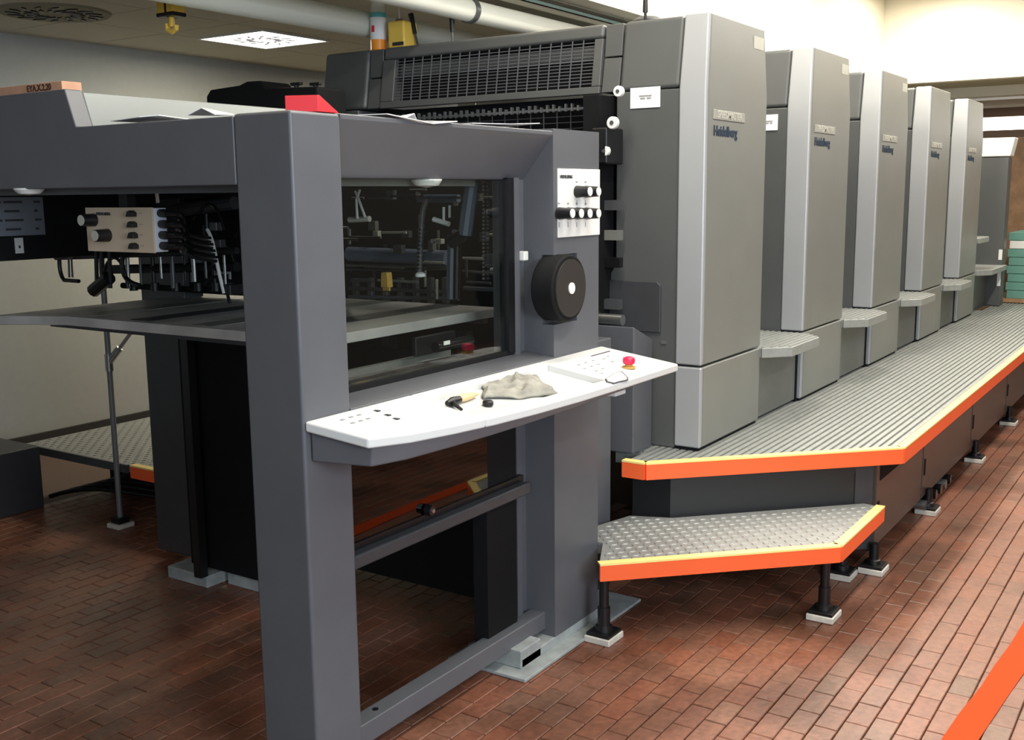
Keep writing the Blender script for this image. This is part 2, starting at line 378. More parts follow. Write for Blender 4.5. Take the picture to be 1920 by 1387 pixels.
        for (px,py,r) in ((1158,171,.021),(1147,230,.024),(1132,283,.021)):
            c = P(px,py,x=x0-.16); kb = MB().cyl((c.x,c.y,c.z),(c.x+.022,c.y,c.z),r,r,20).build('adjusting_knob','white',u,.004)
            MB().cyl((c.x-.003,c.y,c.z),(c.x+.001,c.y,c.z),r*.35,r*.35,12).build('screw','steel_dark',kb)
            MB().cyl((c.x+.022,c.y,c.z),(c.x+.06,c.y+.03,c.z),r*.3,r*.3,10).build('shaft','black',kb)
        for z,m in ((1.50,'steel_dark'),(1.38,'panel_grey'),(1.27,'black'),(1.10,'steel_dark')):
            B(x0-.05,x0-.02,2.02,2.6,z-.02,z+.02).build('cross_rail',m,u)
        # guard housing in front of the frame, standing on the walkway corner
        MB().prism([(3.69,ZW+.002),(3.855,ZW+.002),(3.855,.965),(3.69,1.032)],'xz',1.885,2.06).build('guard_housing','charcoal',u,.006)
        MB().cyl((3.72,1.95,1.052),(3.72,2.06,1.052),.022,.022,18).build('guide_roller','steel',u)
        B(3.70,3.74,2.06,2.12,1.01,1.08).build('roller_bracket','black',u,.004)
    else:
        hood(ys,3.66,'hood','tower_dark')
    # silver operator cover: upper door and lower door
    c = x1
    def bent(xa,xb,z0,z1,name,m,lb):
        cv = MB(); rings = ((z0,0,0),(zb,0,0),(2.225,lean,.012)) if z1 is None else ((z0,0,0),(z1,0,0))
        cv.v = [(a,b,z) for z,l,t in rings for a,b in ((xa+l,YT+t),(xb+(l if name == 'cover_edge' else -l*.4),YT+t),(xb+(l if name == 'cover_edge' else -l*.4),YT+.113),(xa+l,YT+.113))]
        n4 = 4*(len(rings)-1); cv.f = [(3,2,1,0),(n4,n4+1,n4+2,n4+3)]+[(q+k,q+(k+1)%4,q+4+(k+1)%4,q+4+k) for q in range(0,n4,4) for k in range(4)]
        cv.build(name,m,u,.008,seg=3,label=lb)
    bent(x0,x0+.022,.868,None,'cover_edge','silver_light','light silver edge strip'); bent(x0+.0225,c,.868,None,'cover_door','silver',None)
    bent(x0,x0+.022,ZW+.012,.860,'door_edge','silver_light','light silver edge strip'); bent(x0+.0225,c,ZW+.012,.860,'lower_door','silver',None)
    B(x0+.008,c-.008,YT+.01,YT+.11,ZW,ZW+.02).build('plinth','black_matte',u)
    if i == 0 or i == 1 or i == 2:
        B(c-.15,c-.04,YT+.0065,YT+.011,2.135,2.185).build('rating_plate','plate_light',u)
    # badge
    b = B(x0+.07,x0+.39,YT-.004,YT+.001,1.826,1.864).build('badge','badge_plate',u,.002)
    text('SPEEDMASTER','lettering',.040,face_y(x0+.23,YT-.0046,1.845),'plate_light',b,bold=.0006)
    text('Heidelberg','lettering',.054,face_y(x0+.195,YT-.002,1.782),'blue_ink',b,bold=.0014)
    # service lever on the roof
    lv = MB().cyl((x0+.12,2.0,2.21),(x0+.12,2.0,2.33),.006,.006,8).build('roof_lever','black',u)
    MB().cyl((x0+.12,2.0,2.26),(x0+.12,2.0,2.33),.011,.009,10).build('grip','black',lv)
    # recess between units: infill panel, tray step, black core
    if i < 4:
        xn = TX[i+1]
        B(x1,xn,YT+.025,YT+.06,ZW+.01,.82).build('infill_panel','panel_grey',u,.003)
        B(x1,xn,2.25,3.6,ZW,1.5).build('link_frame','black_matte',u)
        B(xn-.02,xn,YT+.02,YT+.05,ZW,.80).build('edge_strip','black_matte',u)
        zt = .86
        st = MB().prism([(x1-.01,YT-.012),(x1+.10,YT-.115),(xn-.10,YT-.115),(xn-.004,YT-.02),(xn-.004,YT+.0),(xn-.005,2.2),(x1-.002,2.2),(x1-.002,YT-.005)],'xy',zt-.045,zt).build('foot_tray','alu',u,.004)
        for k in range(11):
            y = YT-.105+k*.03
            xa = x1+.01 if y > YT-.012 else x1+.0+(YT-.012-y)*1.05
            xb = xn-.01 if y > YT-.0 else xn+.01-(YT-.012-y)*1.1
            B(xa,xb,y,y+.013,zt,zt+.004).build('tray_rib','alu',st)
        hd = MB().tube(bez((x1+.30,2.02,1.15),(x1+.28,1.9,1.42),(x1+.30,1.84,1.44),(x1+.32,1.84,1.10),12)+[Vector((x1+.32,1.84,.86))],.009,8).build('grab_rail','steel',u)
    return u
units = [unit(i) for i in range(5)]
# note cards taped on the dark sides
def note(i,y0,y1,z0,z1,label):
    x = TX[i]+.008
    n = thing('note_card',label,'note',(x,(y0+y1)/2,z0))
    B(x-.003,x-.0005,y0,y1,z0,z1).build('card','paper',n)
    for k,(a,b) in enumerate(((.30,.72),(.34,.50),(.56,.70))):
        zz = z0+(z1-z0)*(.58 if k == 0 else .46); yy = y1-(y1-y0)*a; B(x-.0042,x-.003,y1-(y1-y0)*b,yy,zz-.003,zz+.003).build('written_line','ink_faint',n)
note(0,1.875,2.005,1.878,1.957,'white note card with faint grey writing on the first printing unit')
note(1,1.84,1.93,1.84,1.915,'plain white note card on the dark side of the second printing unit')

# ================================================================== WALKWAY
wk = thing('walkway','long ribbed aluminium walkway with orange edge along the printing units','walkway',(7,1.4,.45))
XA, XB, YO, XC = 3.597, 4.36, 1.013, 13.0
YC = 1.784; k_ = (XB-XA)/(YC-YO)
out = [(3.76,2.0),(3.76,1.882),(XA,1.882),(XA,YC),(XB,YO),(XC,YO),(XC,1.67),(TX[4]+TL+.4,1.67),(TX[4]+TL+.4,2.0)]
MB().prism(out,'xy',.46,ZW-.010).build('deck','alu',wk)
y = YO+.028
while y < 1.96:
    xs = (3.78 if y > 1.86 else XA+.01) if y > YC else XB-(y-YO)*k_+.03
    B(xs, XC if y < 1.66 else 9.8, y, y+.019, ZW-.010, ZW-.001).build('deck_rib','alu',wk); y += .0305
def edge(pts, name1, par, z0, z1, th=.012, wtop=.022, flip=1):
    for a,b in zip(pts,pts[1:]):
        a = Vector((*a,0)); b = Vector((*b,0)); t = (b-a).normalized(); n = Vector((t.y,-t.x,0))*flip
        q = [a+n*th, b+n*th, b, a]
        e = MB().prism([(p.x,p.y) for p in q],'xy',z0,z1-.004).build(name1,'orange',par,label='orange edge band')
        q2 = [a+n*(th+.001), b+n*(th+.001), b-n*wtop, a-n*wtop]
        MB().prism([(p.x,p.y) for p in q2],'xy',z1-.004,z1+.003).build('edge_strip','yellow_edge',e)
edge([(XA,1.88),(XA,YC),(XB,YO),(XC,YO)],'nosing',wk,.455,ZW)
# ---- cabinets below
CY = 1.10
def legpad(par, x, y, zt, r=.02, pads=True, nm='leg'):
    l = MB().tube([(x,y,.035),(x,y,.052),(x,y,.056),(x,y,.12),(x,y,.122),(x,y,zt)],[r*1.6,r*1.5,r*1.1,r*1.1,r*.85,r*.85],14).build(nm,'black',par)
    B(x-.048,x+.048,y-.045,y+.045,.022,.036).build('base_plate','black',l,.003)
    B(x-.055,x+.055,y-.05,y+.05,0,.024).build('pad','pad_white',l,.004)
    return l
cx = [4.33, P(1729,890,y=CY).x, P(1822,790,y=CY).x, P(1888,720,y=CY).x]
cx += [cx[3]+1.25, cx[3]+2.5]
CL = ['narrow dark brown cabinet with slotted vent at the walkway corner','wide dark brown cabinet beside the vented corner cabinet under the walkway','third dark brown cabinet from the walkway corner','fourth dark brown cabinet from the walkway corner','fifth dark brown cabinet from the walkway corner']
for i in range(5):
    a,b = cx[i]+.004, cx[i+1]-.004
    c = thing('walkway_cabinet',CL[i],'cabinet',((a+b)/2,1.3,.0),'cabinets under the walkway')
    B(a,b,CY+.02,1.64,.10,.455).build('body','charcoal_dark',c)
    d = B(a+.008,b-.006,CY,CY+.02,.09,.445).build('door','cabinet',c,.003)
    B(a+.03,a+.045,CY-.006,CY,.20,.28).build('handle','black',d,.002)
    nv = 5 if i < 3 else 0
    if nv:
        v = B(a+.05,b-.03,CY-.003,CY,.365,.435).build('vent','black_matte',d)
    legpad(c, a+.10 if i else 4.30, CY-.012, .11, .018, nm='foot')
    if i == 1:
        for k in range(6): MB().cyl((a+.05+k*.11,CY-.015,.05),(a+.05+k*.11,CY+.06,.05),.024,.024,14).build('roller','steel' if k in (0,4) else 'black_gloss',c)
# angled black apron behind the step
ap = thing('walkway_apron','black angled panel closing the space under the walkway corner','panel',(4.0,1.45,.06))
def vplane(p,q,th,z0,z1):
    a = Vector((*p,0)); b = Vector((*q,0)); t = (b-a).normalized(); n = Vector((-t.y,t.x,0)); 
    return MB().prism([(v.x,v.y) for v in (a,b,b+n*th,a+n*th)],'xy',z0,z1)
vplane((3.70,1.725),(4.26,1.165),.02,.10,.456).build('panel','apron_dark',ap)
vplane((4.255,1.17),(4.315,1.11),.02,.09,.456).build('corner_post','charcoal_dark',ap)
vplane((3.64,1.86),(3.70,1.725),.02,.10,.456).build('panel','black_matte',ap)
legpad(ap,4.17,1.18,.12,.018)
B(3.42,3.59,1.93,2.1,.05,1.0).build('press_base','charcoal',None,.006,label='dark grey upright press base plate behind the lower step',cat='machine base')

# ================================================================== STEP PLATFORM
st = thing('step_platform','low chequer plate step with orange front edge beside the delivery post','step',(3.7,1.4,0))
ZS = .295
so = [(3.062,1.69),(3.685,1.055),(4.255,1.055),(4.265,1.13),(3.68,1.705),(3.62,1.86),(3.41,1.915),(3.27,1.915),(3.27,1.79)]
MB().prism(so,'xy',ZS-.045,ZS-.003).build('deck','tread',st)
def inside(p, poly):
    c = False; n = len(poly)
    for i in range(n):
        x1,y1 = poly[i]; x2,y2 = poly[(i+1)%n]
        if (y1>p[1]) != (y2>p[1]) and p[0] < (x2-x1)*(p[1]-y1)/(y2-y1)+x1: c = not c
    return c
def treads(poly, z, par, pitch=.030):
    mb = MB(); xs = [p[0] for p in poly]; ys = [p[1] for p in poly]; i = 0
    x = min(xs)
    while x < max(xs):
        j = 0; y = min(ys)
        while y < max(ys):
            if all(inside((x+a,y+b),poly) for a,b in ((-.018,0),(.018,0),(0,-.018),(0,.018))):
                ang = math.pi/4 if (i+j)%2 else -math.pi/4; l,wd,h = .0125,.0042,.003
                c,s = math.cos(ang),math.sin(ang); b = len(mb.v)
                for (u,v,hh) in ((-l,0,0),(0,-wd,0),(l,0,0),(0,wd,0),(-l*.5,0,h),(l*.5,0,h)):
                    mb.v.append((x+u*c-v*s,y+u*s+v*c,z+hh))
                mb.f += [(b,b+1,b+4),(b+1,b+2,b+5),(b+1,b+5,b+4),(b+2,b+3,b+5),(b+3,b,b+4),(b+3,b+4,b+5)]
            y += pitch; j += 1
        x += pitch; i += 1
    return mb.build('tread_pattern','alu',par,kind='stuff')
treads(so,ZS-.003,st)
edge([(3.062,1.69),(3.685,1.055),(4.255,1.055)],'nosing',st,.235,ZS)
legpad(st,3.115,1.70,.255); legpad(st,3.715,1.11,.255)

# ================================================================== DELIVERY UNIT
dl = thing('delivery_unit','dark grey delivery frame with hood, posts and glass door at the press end','printing press',(2.5,2.7,0))
XF = 1.796; YF = 1.80; ZT = 1.745
B(XF,1.965,YF,1.99,.045,ZT).build('post','charcoal',dl,.009,label='wide corner post')
B(XF+.02,1.945,1.82,1.97,0,.045).build('post_foot','concrete',dl)
XBp = 2.95
MB().prism([(XBp,YF),(3.25,YF),(3.25,1.99),(XBp,1.99)],'xy',.045,1.125).build('post','charcoal',dl)
MB().prism([(XBp,1.845),(3.10,1.845),(3.10,YF),(3.25,YF),(3.25,1.99),(XBp,1.99)],'xy',1.125,1.352).build('post_wheel_recess','charcoal',dl)
MB().prism([(XBp,YF),(3.25,YF),(3.25,1.99),(XBp,1.99)],'xy',1.352,ZT+.008).build('post','charcoal',dl)
# hand wheel
wc = (2.978,1.752,1.245)
hw = MB().cyl((wc[0],1.755,wc[2]),(wc[0],1.84,wc[2]),.110,.108,48).build('hand_wheel','black_matte',dl,.008)
MB().cyl((wc[0],1.750,wc[2]),(wc[0],1.756,wc[2]),.094,.094,40).build('wheel_face','wheel_rubber',hw)
MB().cyl((wc[0],1.746,wc[2]),(wc[0],1.752,wc[2]),.0185,.0185,20).build('hub_cap','white_panel',hw)
# knob panel
kp = B(2.972,3.248,YF-.006,YF,1.407,1.628).build('knob_panel','white_panel',dl,.002)
text('HEIDELBERG','lettering',.014,face_y(3.02,YF-.0068,1.602),'ink',kp,bold=.0004)
for px,py in ((1106.7,359),(1123,359),(1074,400),(1090.6,400),(1106.7,400),(1123,400)):
    c = P(px,py,y=1.742)
    k = MB().cyl((c.x,1.744,c.z),(c.x,YF-.006,c.z),.0165,.020,20).build('knob','black',dl,.001)
    MB().cyl((c.x,1.741,c.z),(c.x,1.745,c.z),.0145,.0145,20).build('knob_cap','white',k)
    B(c.x-.0015,c.x+.0015,YF-.0072,YF-.006,c.z-.045,c.z-.028).build('scale_mark','ink_faint',kp)
    B(c.x-.006,c.x+.006,YF-.0072,YF-.006,c.z+.030,c.z+.034).build('scale_mark','ink_faint',kp)
# beams and hood
MB().prism([(YF,ZT),(YF,ZT-.012),(1.915,1.594),(1.99,1.594),(1.99,ZT)],'yz',1.965,XBp).build('side_beam','charcoal',dl,.003)
MB().prism([(1.99,1.577),(1.99,1.74),(2.604,1.74),(2.642,1.842),(3.75,1.842),(3.75,1.577)],'yz',XF,XF+.055).build('front_beam','charcoal',dl,.004)
MB().prism([(2.612,1.60),(2.612,1.737),(2.648,1.838),(3.74,1.838),(3.74,1.60)],'yz',XF+.06,3.34).build('hood','hood_light',dl,.004)
B(XF+.055,3.34,1.99,2.608,1.64,1.737).build('deck','charcoal',dl,.003)
MB().cyl((1.88,2.02,1.7),(3.3,2.02,1.7),.02).build('hood_stiffener','black',dl)
for y in (2.89,):
    MB().lathe((XF+.03,y,1.56),[(.001,0),(.03,.004),(.042,.016),(.042,.02)],20).build('hood_lamp','white',dl)
c = P(800,344,y=1.95); MB().lathe((c.x,c.y,c.z-.012),[(.001,0),(.035,.006),(.045,.02),(.045,.024)],20).build('hood_lamp','white',dl)
B(1.86,2.8,2.0,2.03,1.575,1.60).build('inner_rail','panel_grey',dl)
B(1.87,1.90,2.0,3.6,1.56,1.585).build('inner_rail','steel_dark',dl)
# drive side
B(2.82,2.92,3.46,3.73,.05,1.64).build('post','charcoal_dark',dl,.006,label='dark post on the far side')
B(XF,1.965,3.56,3.75,.045,1.577).build('post','charcoal',dl,.006)
B(1.97,2.82,3.60,3.64,1.332,1.62).build('drive_side_panel','black',dl,.003)
# glass door
gx0,gx1 = 1.985,2.83
B(gx0,gx1,1.905,1.910,1.045,1.592).build('door_glass','glass',dl)
B(gx1,gx1+.035,1.895,1.93,1.04,1.60).build('door_edge','black',dl)
B(gx1+.035,gx1+.065,1.895,1.98,.05,1.60).build('frame_strip','charcoal',dl)
B(gx1+.065,XBp,1.915,1.98,.05,1.60).build('frame_strip','charcoal',dl)
B(gx1+.068,gx1+.095,1.88,1.915,1.335,1.365).build('latch','white_panel',dl,.003)
B(gx0,gx1+.05,1.90,1.935,1.028,1.048).build('door_seal','black',dl)
MB().prism([(YF,1.0),(YF,1.018),(1.90,1.032),(1.99,1.032),(1.99,1.0)],'yz',1.965,XBp).build('sill','charcoal',dl,.002)
hp = P(775,650,y=2.0); hq = P(850,640,y=2.0)
dh = B(hp.x,hq.x,1.99,2.005,hp.z-.03,hp.z+.028).build('inner_handle_plate','black',dl,.003)
MB().tube([(hp.x+.05,1.955,hp.z-.005),(hq.x+.03,1.955,hp.z-.005)],.016,14).build('inner_handle','black_gloss',dh)
B(hp.x+.07,hp.x+.10,1.937,1.94,hp.z,hp.z+.012).build('handle_label','white',dh)
B(1.99,2.72,2.05,2.07,1.035,1.055).build('inner_ledge','panel_grey',dl)
# lower guard: dark glass, bar, rails
B(gx0,2.66,1.870,1.876,.615,.99).build('guard_glass','glass_dark',dl)
B(2.66,2.83,1.875,1.93,.10,1.0).build('guard_post','black_matte',dl)
gb = B(gx0-.02,gx1+.03,1.835,1.885,.572,.612).build('guard_bar','charcoal_dark',dl,.008)
B(gx0-.02,gx1+.03,1.865,1.885,.612,.632).build('guard_bar_lip','black',gb)
MB().tube([(2.345,1.845,.645),(2.345,1.865,.645)],[.014,.017],20).build('lock_knob','black_gloss',gb)
MB().cyl((2.345,1.84,.645),(2.345,1.848,.645),.006,.006,12).build('lock_barrel','steel',gb)
r = B(1.94,2.99,1.84,1.90,.065,.128).build('floor_rail','charcoal',dl,.004)
MB().cyl((2.10,1.872,.1275),(2.10,1.872,.1295),.009,.009,12).build('bolt_hole','black',r)
# foot slab
B(2.74,3.28,1.80,2.02,.005,.045).build('foot_block','concrete',dl,.004)
B(2.68,3.5,1.748,2.06,0,.012).build('foot_plate','concrete',dl,.003)
B(2.735,2.86,1.80,1.93,.012,.075).build('foot_block','concrete',dl,.004)
B(2.70,2.98,3.28,3.52,0,.05).build('foot_block','concrete',dl,.004)
B(2.78,2.95,3.05,3.25,0,.06).build('foot_block','concrete',dl,.004)
# inner machinery
def bar(pa, pb, r, m, name, n=8): return MB().tube([pa,pb],r,n).build(name,m,dl)
B(3.52,3.56,2.0,3.6,.2,1.6).build('rear_bulkhead','black_matte',dl)
B(3.08,3.12,2.05,3.3,.14,.95).build('pile_guard','black_matte',dl)
B(2.76,2.79,2.95,3.44,.06,1.085).build('chain_cover','black_matte',dl)
B(2.92,2.95,2.06,2.95,.13,1.0).build('pile_guard','black_matte',dl)
B(2.90,3.50,2.02,2.04,.14,1.0).build('side_guard','black_matte',dl)
for yy in (2.2,2.55,2.75,3.0,3.2,3.36):
    B(2.98,3.03,yy-.018,yy+.018,.10,1.075).build('chain_guide','black',dl)
for xx,yy in ((2.80,3.42),(2.74,3.36),(2.69,3.30)):
    B(xx-.018,xx+.018,yy-.02,yy+.02,.05,1.12).build('chain_guide','black',dl)
for z in (.22,.33): B(3.0,3.03,2.1,2.9,z-.012,z+.012).build('guard_slat','steel_dark',dl)
rx = 3.30
def seg(p,q,r,m,name,x=rx,x2=None,n=10):
    a = P(*p,x=x); b = P(*q,x=x2 or x); return bar(a,b,r,m,name,n)
seg((655,476),(840,484),.030,'blue_steel','suction_roller',n=20)
seg((650,497),(840,500),.006,'steel','guide_bar'); seg((650,505),(780,508),.004,'steel_dark','guide_bar'); seg((780,505),(845,505),.004,'steel','guide_bar')
seg((690,370),(735,370),.006,'steel_dark','guide_bar'); seg((715,436),(762,436),.005,'plate_light','guide_bar'); seg((785,372),(860,372),.016,'blue_steel','guide_bar')
seg((885,372),(955,373),.010,'steel_dark','guide_bar',3.4); seg((868,484),(955,486),.006,'plate_light','guide_bar',3.4); seg((868,508),(955,515),.006,'panel_grey','guide_bar',3.4)
seg((915,440),(955,440),.006,'plate_light','guide_bar',3.4)
a = P(920,505,x=3.3); b = P(957,486,x=3.3); MB().tube(bez(a,a+Vector((0,-.04,.0)),b+Vector((0,.02,-.02)),b),.007,8).build('air_hose','hose_white',dl)
seg((886,338),(872,440),.024,'arm_blue','swing_arm',2.9); seg((868,440),(845,455),.022,'black','swing_arm',2.9)
seg((848,440),(846,560),.017,'arm_blue','side_arm',3.0); seg((858,450),(856,560),.012,'black','side_arm',3.0)
hs = [P(*q,x=3.0) for q in ((800,372),(793,395),(790,430),(788,470),(787,510))]
MB().tube(hs,.010,10).build('corrugated_hose','steel_dark',dl)
for k in range(12):
    c = hs[2].lerp(hs[4],k/11); MB().cyl(c-Vector((0,0,.003)),c+Vector((0,0,.003)),.014,.014,12).build('hose_ring','black',dl)
c = P(788,514,x=2.98); MB().lathe((c.x,c.y,c.z-.012),[(.006,0),(.02,.004),(.018,.014),(.008,.02)],14).build('sucker','white',dl)
seg((813,411),(842,420),.009,'white','cylinder_rod',2.95)
seg((832,388),(832,415),.005,'hose_white','rod',2.95); seg((843,385),(843,408),.005,'hose_white','rod',2.95)
for q in ((782,363),(810,452),(850,434),(847,343),(853,382)): 
    c = P(*q,x=2.95); MB().cyl(c,c+Vector((.01,0,0)),.008,.008,10).build('screw_head','steel',dl)
a,b,c_,d_ = P(675,355,x=2.7),P(670,410,x=2.7),P(666,358,x=2.7),P(685,408,x=2.7)
MB().tube([a,P(668,375,x=2.7),b],.0045,8).build('air_tube','hose_white',dl); MB().tube([c_,P(674,378,x=2.7),d_],.0045,8).build('air_tube','hose_white',dl)
seg((655,412),(693,410),.010,'plate_light','tube_bracket',2.72)
# chain of links
for cxp,m in ((907,'steel'),(915,'steel_dark')):
    for k in range(26):
        c = P(cxp,342+k*7.2,x=2.88); B(c.x-.003,c.x+.003,c.y-.004,c.y+.004,c.z-.0035,c.z+.0035).build('chain_link',m,dl)
c = P(720,525,x=3.0); mt = MB().prism([(c.y-.018,c.z-.028),(c.y+.018,c.z-.028),(c.y+.014,c.z+.028),(c.y-.014,c.z+.028)],'yz',c.x,c.x+.03).build('yellow_gripper','mustard',dl,.003)
for k in range(4): B(c.x+.01,c.x+.018,c.y-.015+k*.009,c.y-.011+k*.009,c.z-.04,c.z-.028).build('gripper_tooth','mustard',mt)
for k in range(7):
    c = P(665+k*28,545,x=3.2); B(c.x,c.x+.02,c.y-.012,c.y+.012,c.z-.05,c.z+.05).build('gripper_pad','steel_dark',dl,.003)
for q1,q2,m in (((655,540),(860,548),'steel_dark'),((655,556),(860,560),'charcoal'),((660,525),(700,526),'steel_dark'),((870,540),(960,545),'charcoal')):
    seg(q1,q2,.008,m,'gripper_shaft',3.2)
# machinery under the front beam (left opening)
for k,xp in enumerate((238,262,285,300,322,345,362,384,400,420)):
    a = P(xp,478,x=2.55+.03*(k%3)); b = P(xp+3,540-(k%4)*6,x=2.55+.03*(k%3)); bar(a,b,.005 if k%2 else .008,('steel','steel_dark','black')[k%3],'suction_rod')
for k,xp in enumerate((250,290,330,372,405,430)):
    a = P(xp,530,x=2.6); MB().cyl(a,a-Vector((0,0,.03)),.016,.016,12).build('sucker_foot','black',dl)
seg((105,482),(445,470),.012,'black','sucker_bar',2.52); seg((205,505),(445,500),.018,'black','sucker_bar',2.62)
seg((230,535),(445,548),.012,'black_matte','sucker_bar',2.7)
seg((250,362),(440,352),.03,'black_matte','drive_shaft',2.6); seg((330,395),(440,380),.025,'charcoal_dark','drive_shaft',2.7)
B(2.85,2.90,2.68,3.5,1.17,1.60).build('gripper_beam','black_matte',dl)
seg((293,355),(296,380),.006,'white','rod',2.3)
a = P(405,430,x=2.4); b = P(420,550,x=2.4); MB().tube(bez(P(388,430,x=2.4),P(402,450,x=2.4),P(402,480,x=2.4),b),.006,8).build('air_hose','hose_white',dl)
B(b.x,b.x+.06,b.y-.03,b.y+.01,b.z-.005,b.z+.03).build('valve_block','black',dl,.004)
# stand of suction head below the control box
for xp in (180,190,205): seg((xp,470),(xp+2,540),.008,'black','suction_rod',2.5)
seg((175,545),(205,520),.026,'black','suction_head',2.5)
seg((128,470),(130,520),.004,'steel_dark','rod',2.5); seg((133,470),(136,520),.004,'steel_dark','rod',2.5)
MB().tube(bez(P(200,395,x=2.55),P(110,390,x=2.55),P(100,500,x=2.55),P(120,525,x=2.55))+[P(148,527,x=2.55)],.008,10).build('air_hose','black',dl)
MB().tube(bez(P(195,510,x=2.5),P(205,470,x=2.5),P(230,470,x=2.5),P(240,540,x=2.5)),.006,10).build('air_hose','black',dl)
MB().tube(bez(P(230,480,x=2.5),P(225,520,x=2.5),P(240,530,x=2.5),P(262,535,x=2.5)),.009,10).build('air_hose','black',dl)
# small fittings that crowd the machine interior
random.seed(11)
for k in range(46):
    xx = random.uniform(3.16,3.48); yy = random.uniform(2.1,3.3); zz = random.uniform(1.2,1.57); m_ = random.choice(('steel_dark','panel_grey','charcoal','rail_grey','black','plate_light'))
    kind_ = k%3
    if kind_ == 0: B(xx-.012,xx+.012,yy-random.uniform(.01,.03),yy+.015,zz-.01,zz+random.uniform(.006,.03)).build('clamp_block',m_,dl,.002)
    elif kind_ == 1: MB().cyl((xx,yy,zz),(xx,yy-random.uniform(.05,.22),zz),.005,.005,8).build('spacer_rod',m_,dl)
    else: MB().cyl((xx,yy,zz),(xx,yy,zz-random.uniform(.03,.10)),.006,.005,8).build('valve_stem',m_,dl)
for k in range(34):
    xx = random.uniform(2.48,2.8); yy = random.uniform(2.3,2.9)*xx/2.4; zz = random.uniform(1.24,1.50); m_ = random.choice(('steel_dark','charcoal','black_gloss','rail_grey','black'))
    if yy > 3.5 or (yy/xx > 1.32 and zz > 1.33): continue
    if k%3 == 0: B(xx-.014,xx+.014,yy-.02,yy+.02,zz-.015,zz+.015).build('clamp_block',m_,dl,.003)
    elif k%3 == 1: MB().tube(bez((xx,yy,zz),(xx,yy-.04,zz+.05),(xx,yy-.10,zz+.04),(xx,yy-.12,zz-.06),10),.006,8).build('air_hose','black_gloss',dl)
    else: MB().cyl((xx,yy,zz),(xx,yy,zz-random.uniform(.04,.09)),.006,.006,8).build('valve_stem',m_,dl)
# ---- sheets stuck to the drive side panel
n = thing('schedule_sheet','grey printed sheet in a sleeve stuck on the black panel','sheet',(2.24,3.598,1.42))
B(2.02,2.322,3.5955,3.5985,1.42,1.556).build('sheet','paper_grey',n)
for k in range(4):
    z = 1.54-k*.032
    for a,b in ((2.10,2.16),(2.17,2.24),(2.285,2.31)): B(a,b-(k%2)*.012,3.5945,3.5957,z-.005,z+.003).build('printed_line','charcoal_dark',n)
n = thing('sticker','small upright pale sticker below the schedule sheet','sticker',(2.215,3.598,1.355))
B(2.20,2.232,3.5955,3.5985,1.357,1.412).build('sticker_base','hose_white',n); B(2.213,2.22,3.5945,3.5957,1.375,1.385).build('sticker_mark','ink',n)

# ---- pile board
pb = thing('pile_board','wide grey pile board hanging inside the delivery frame','board',(2.65,2.85,1.1))
MB().prism([(2.2,2.13),(3.12,2.13),(3.12,3.55),(2.06,3.55),(2.18,3.30)],'xy',1.118,1.150).build('board','board',pb,.003)
for k in range(4):
    y0 = 2.3+k*.3; B(2.22,3.1,y0,y0+.10,1.1502,1.152).build('slat','panel_grey' if k%2 else 'charcoal_dark',pb)
for xx in (2.25,3.06): B(xx,xx+.03,2.16,3.5,1.095,1.118).build('carrier_bar','charcoal_dark',pb)

# ---- control box hanging under the front beam
X0 = 1.985
cb = thing('control_box','beige control box with two knobs and four plugged black cables','control box',(X0+.06,2.7,1.39))
y0,y1,z0,z1 = 2.552,2.862,1.392,1.522
B(X0,X0+.006,y0,y1,z0,z1).build('front_plate','beige',cb,.001)
B(X0+.006,X0+.05,y0,y1-.003,z0+.002,z1-.002).build('housing','box_grey',cb,.002)
text('HEIDELBERG','lettering',.012,face_x(X0-.0008,2.775,1.503),'ink',cb,bold=.0003)
for px,py in ((152,413),(178,442)):
    c = P(px,py,x=X0-.045)
    k = MB().cyl((c.x,c.y,c.z),(X0,c.y,c.z),.0175,.0195,22).build('knob','black',cb,.001); MB().cyl((c.x-.002,c.y,c.z),(c.x+.002,c.y,c.z),.0155,.0155,20).build('knob_cap','plate_light',k)
for k in range(4):
    z = 1.505-k*.031; y = 2.628
    MB().prism([(y+.022,z-.009),(y-.008,z-.009),(y-.008,z+.003),(y+.004,z+.009),(y+.014,z+.006)],'yz',X0-.018,X0).build('switch','black',cb,.001)
    B(X0-.001,X0+.0003,y-.03,y-.016,z-.001,z+.001).build('mark','ink_faint',cb)
    pl = MB().cyl((X0+.028,y0+.004,z),(X0+.028,y0-.035,z),.012,.012,14).build('plug','black',cb)
    e = P(395+k*4,450+k*12,x=2.35)
    MB().tube(bez((X0+.028,y0-.03,z),(X0+.06,y0-.16,z+.0),(2.2,e.y+.12,e.z+.03),e),.0115,12).build('cable','black_gloss',cb)
B(X0+.03,X0+.06,2.7,2.74,z1-.002,1.6).build('hanger','black',cb)

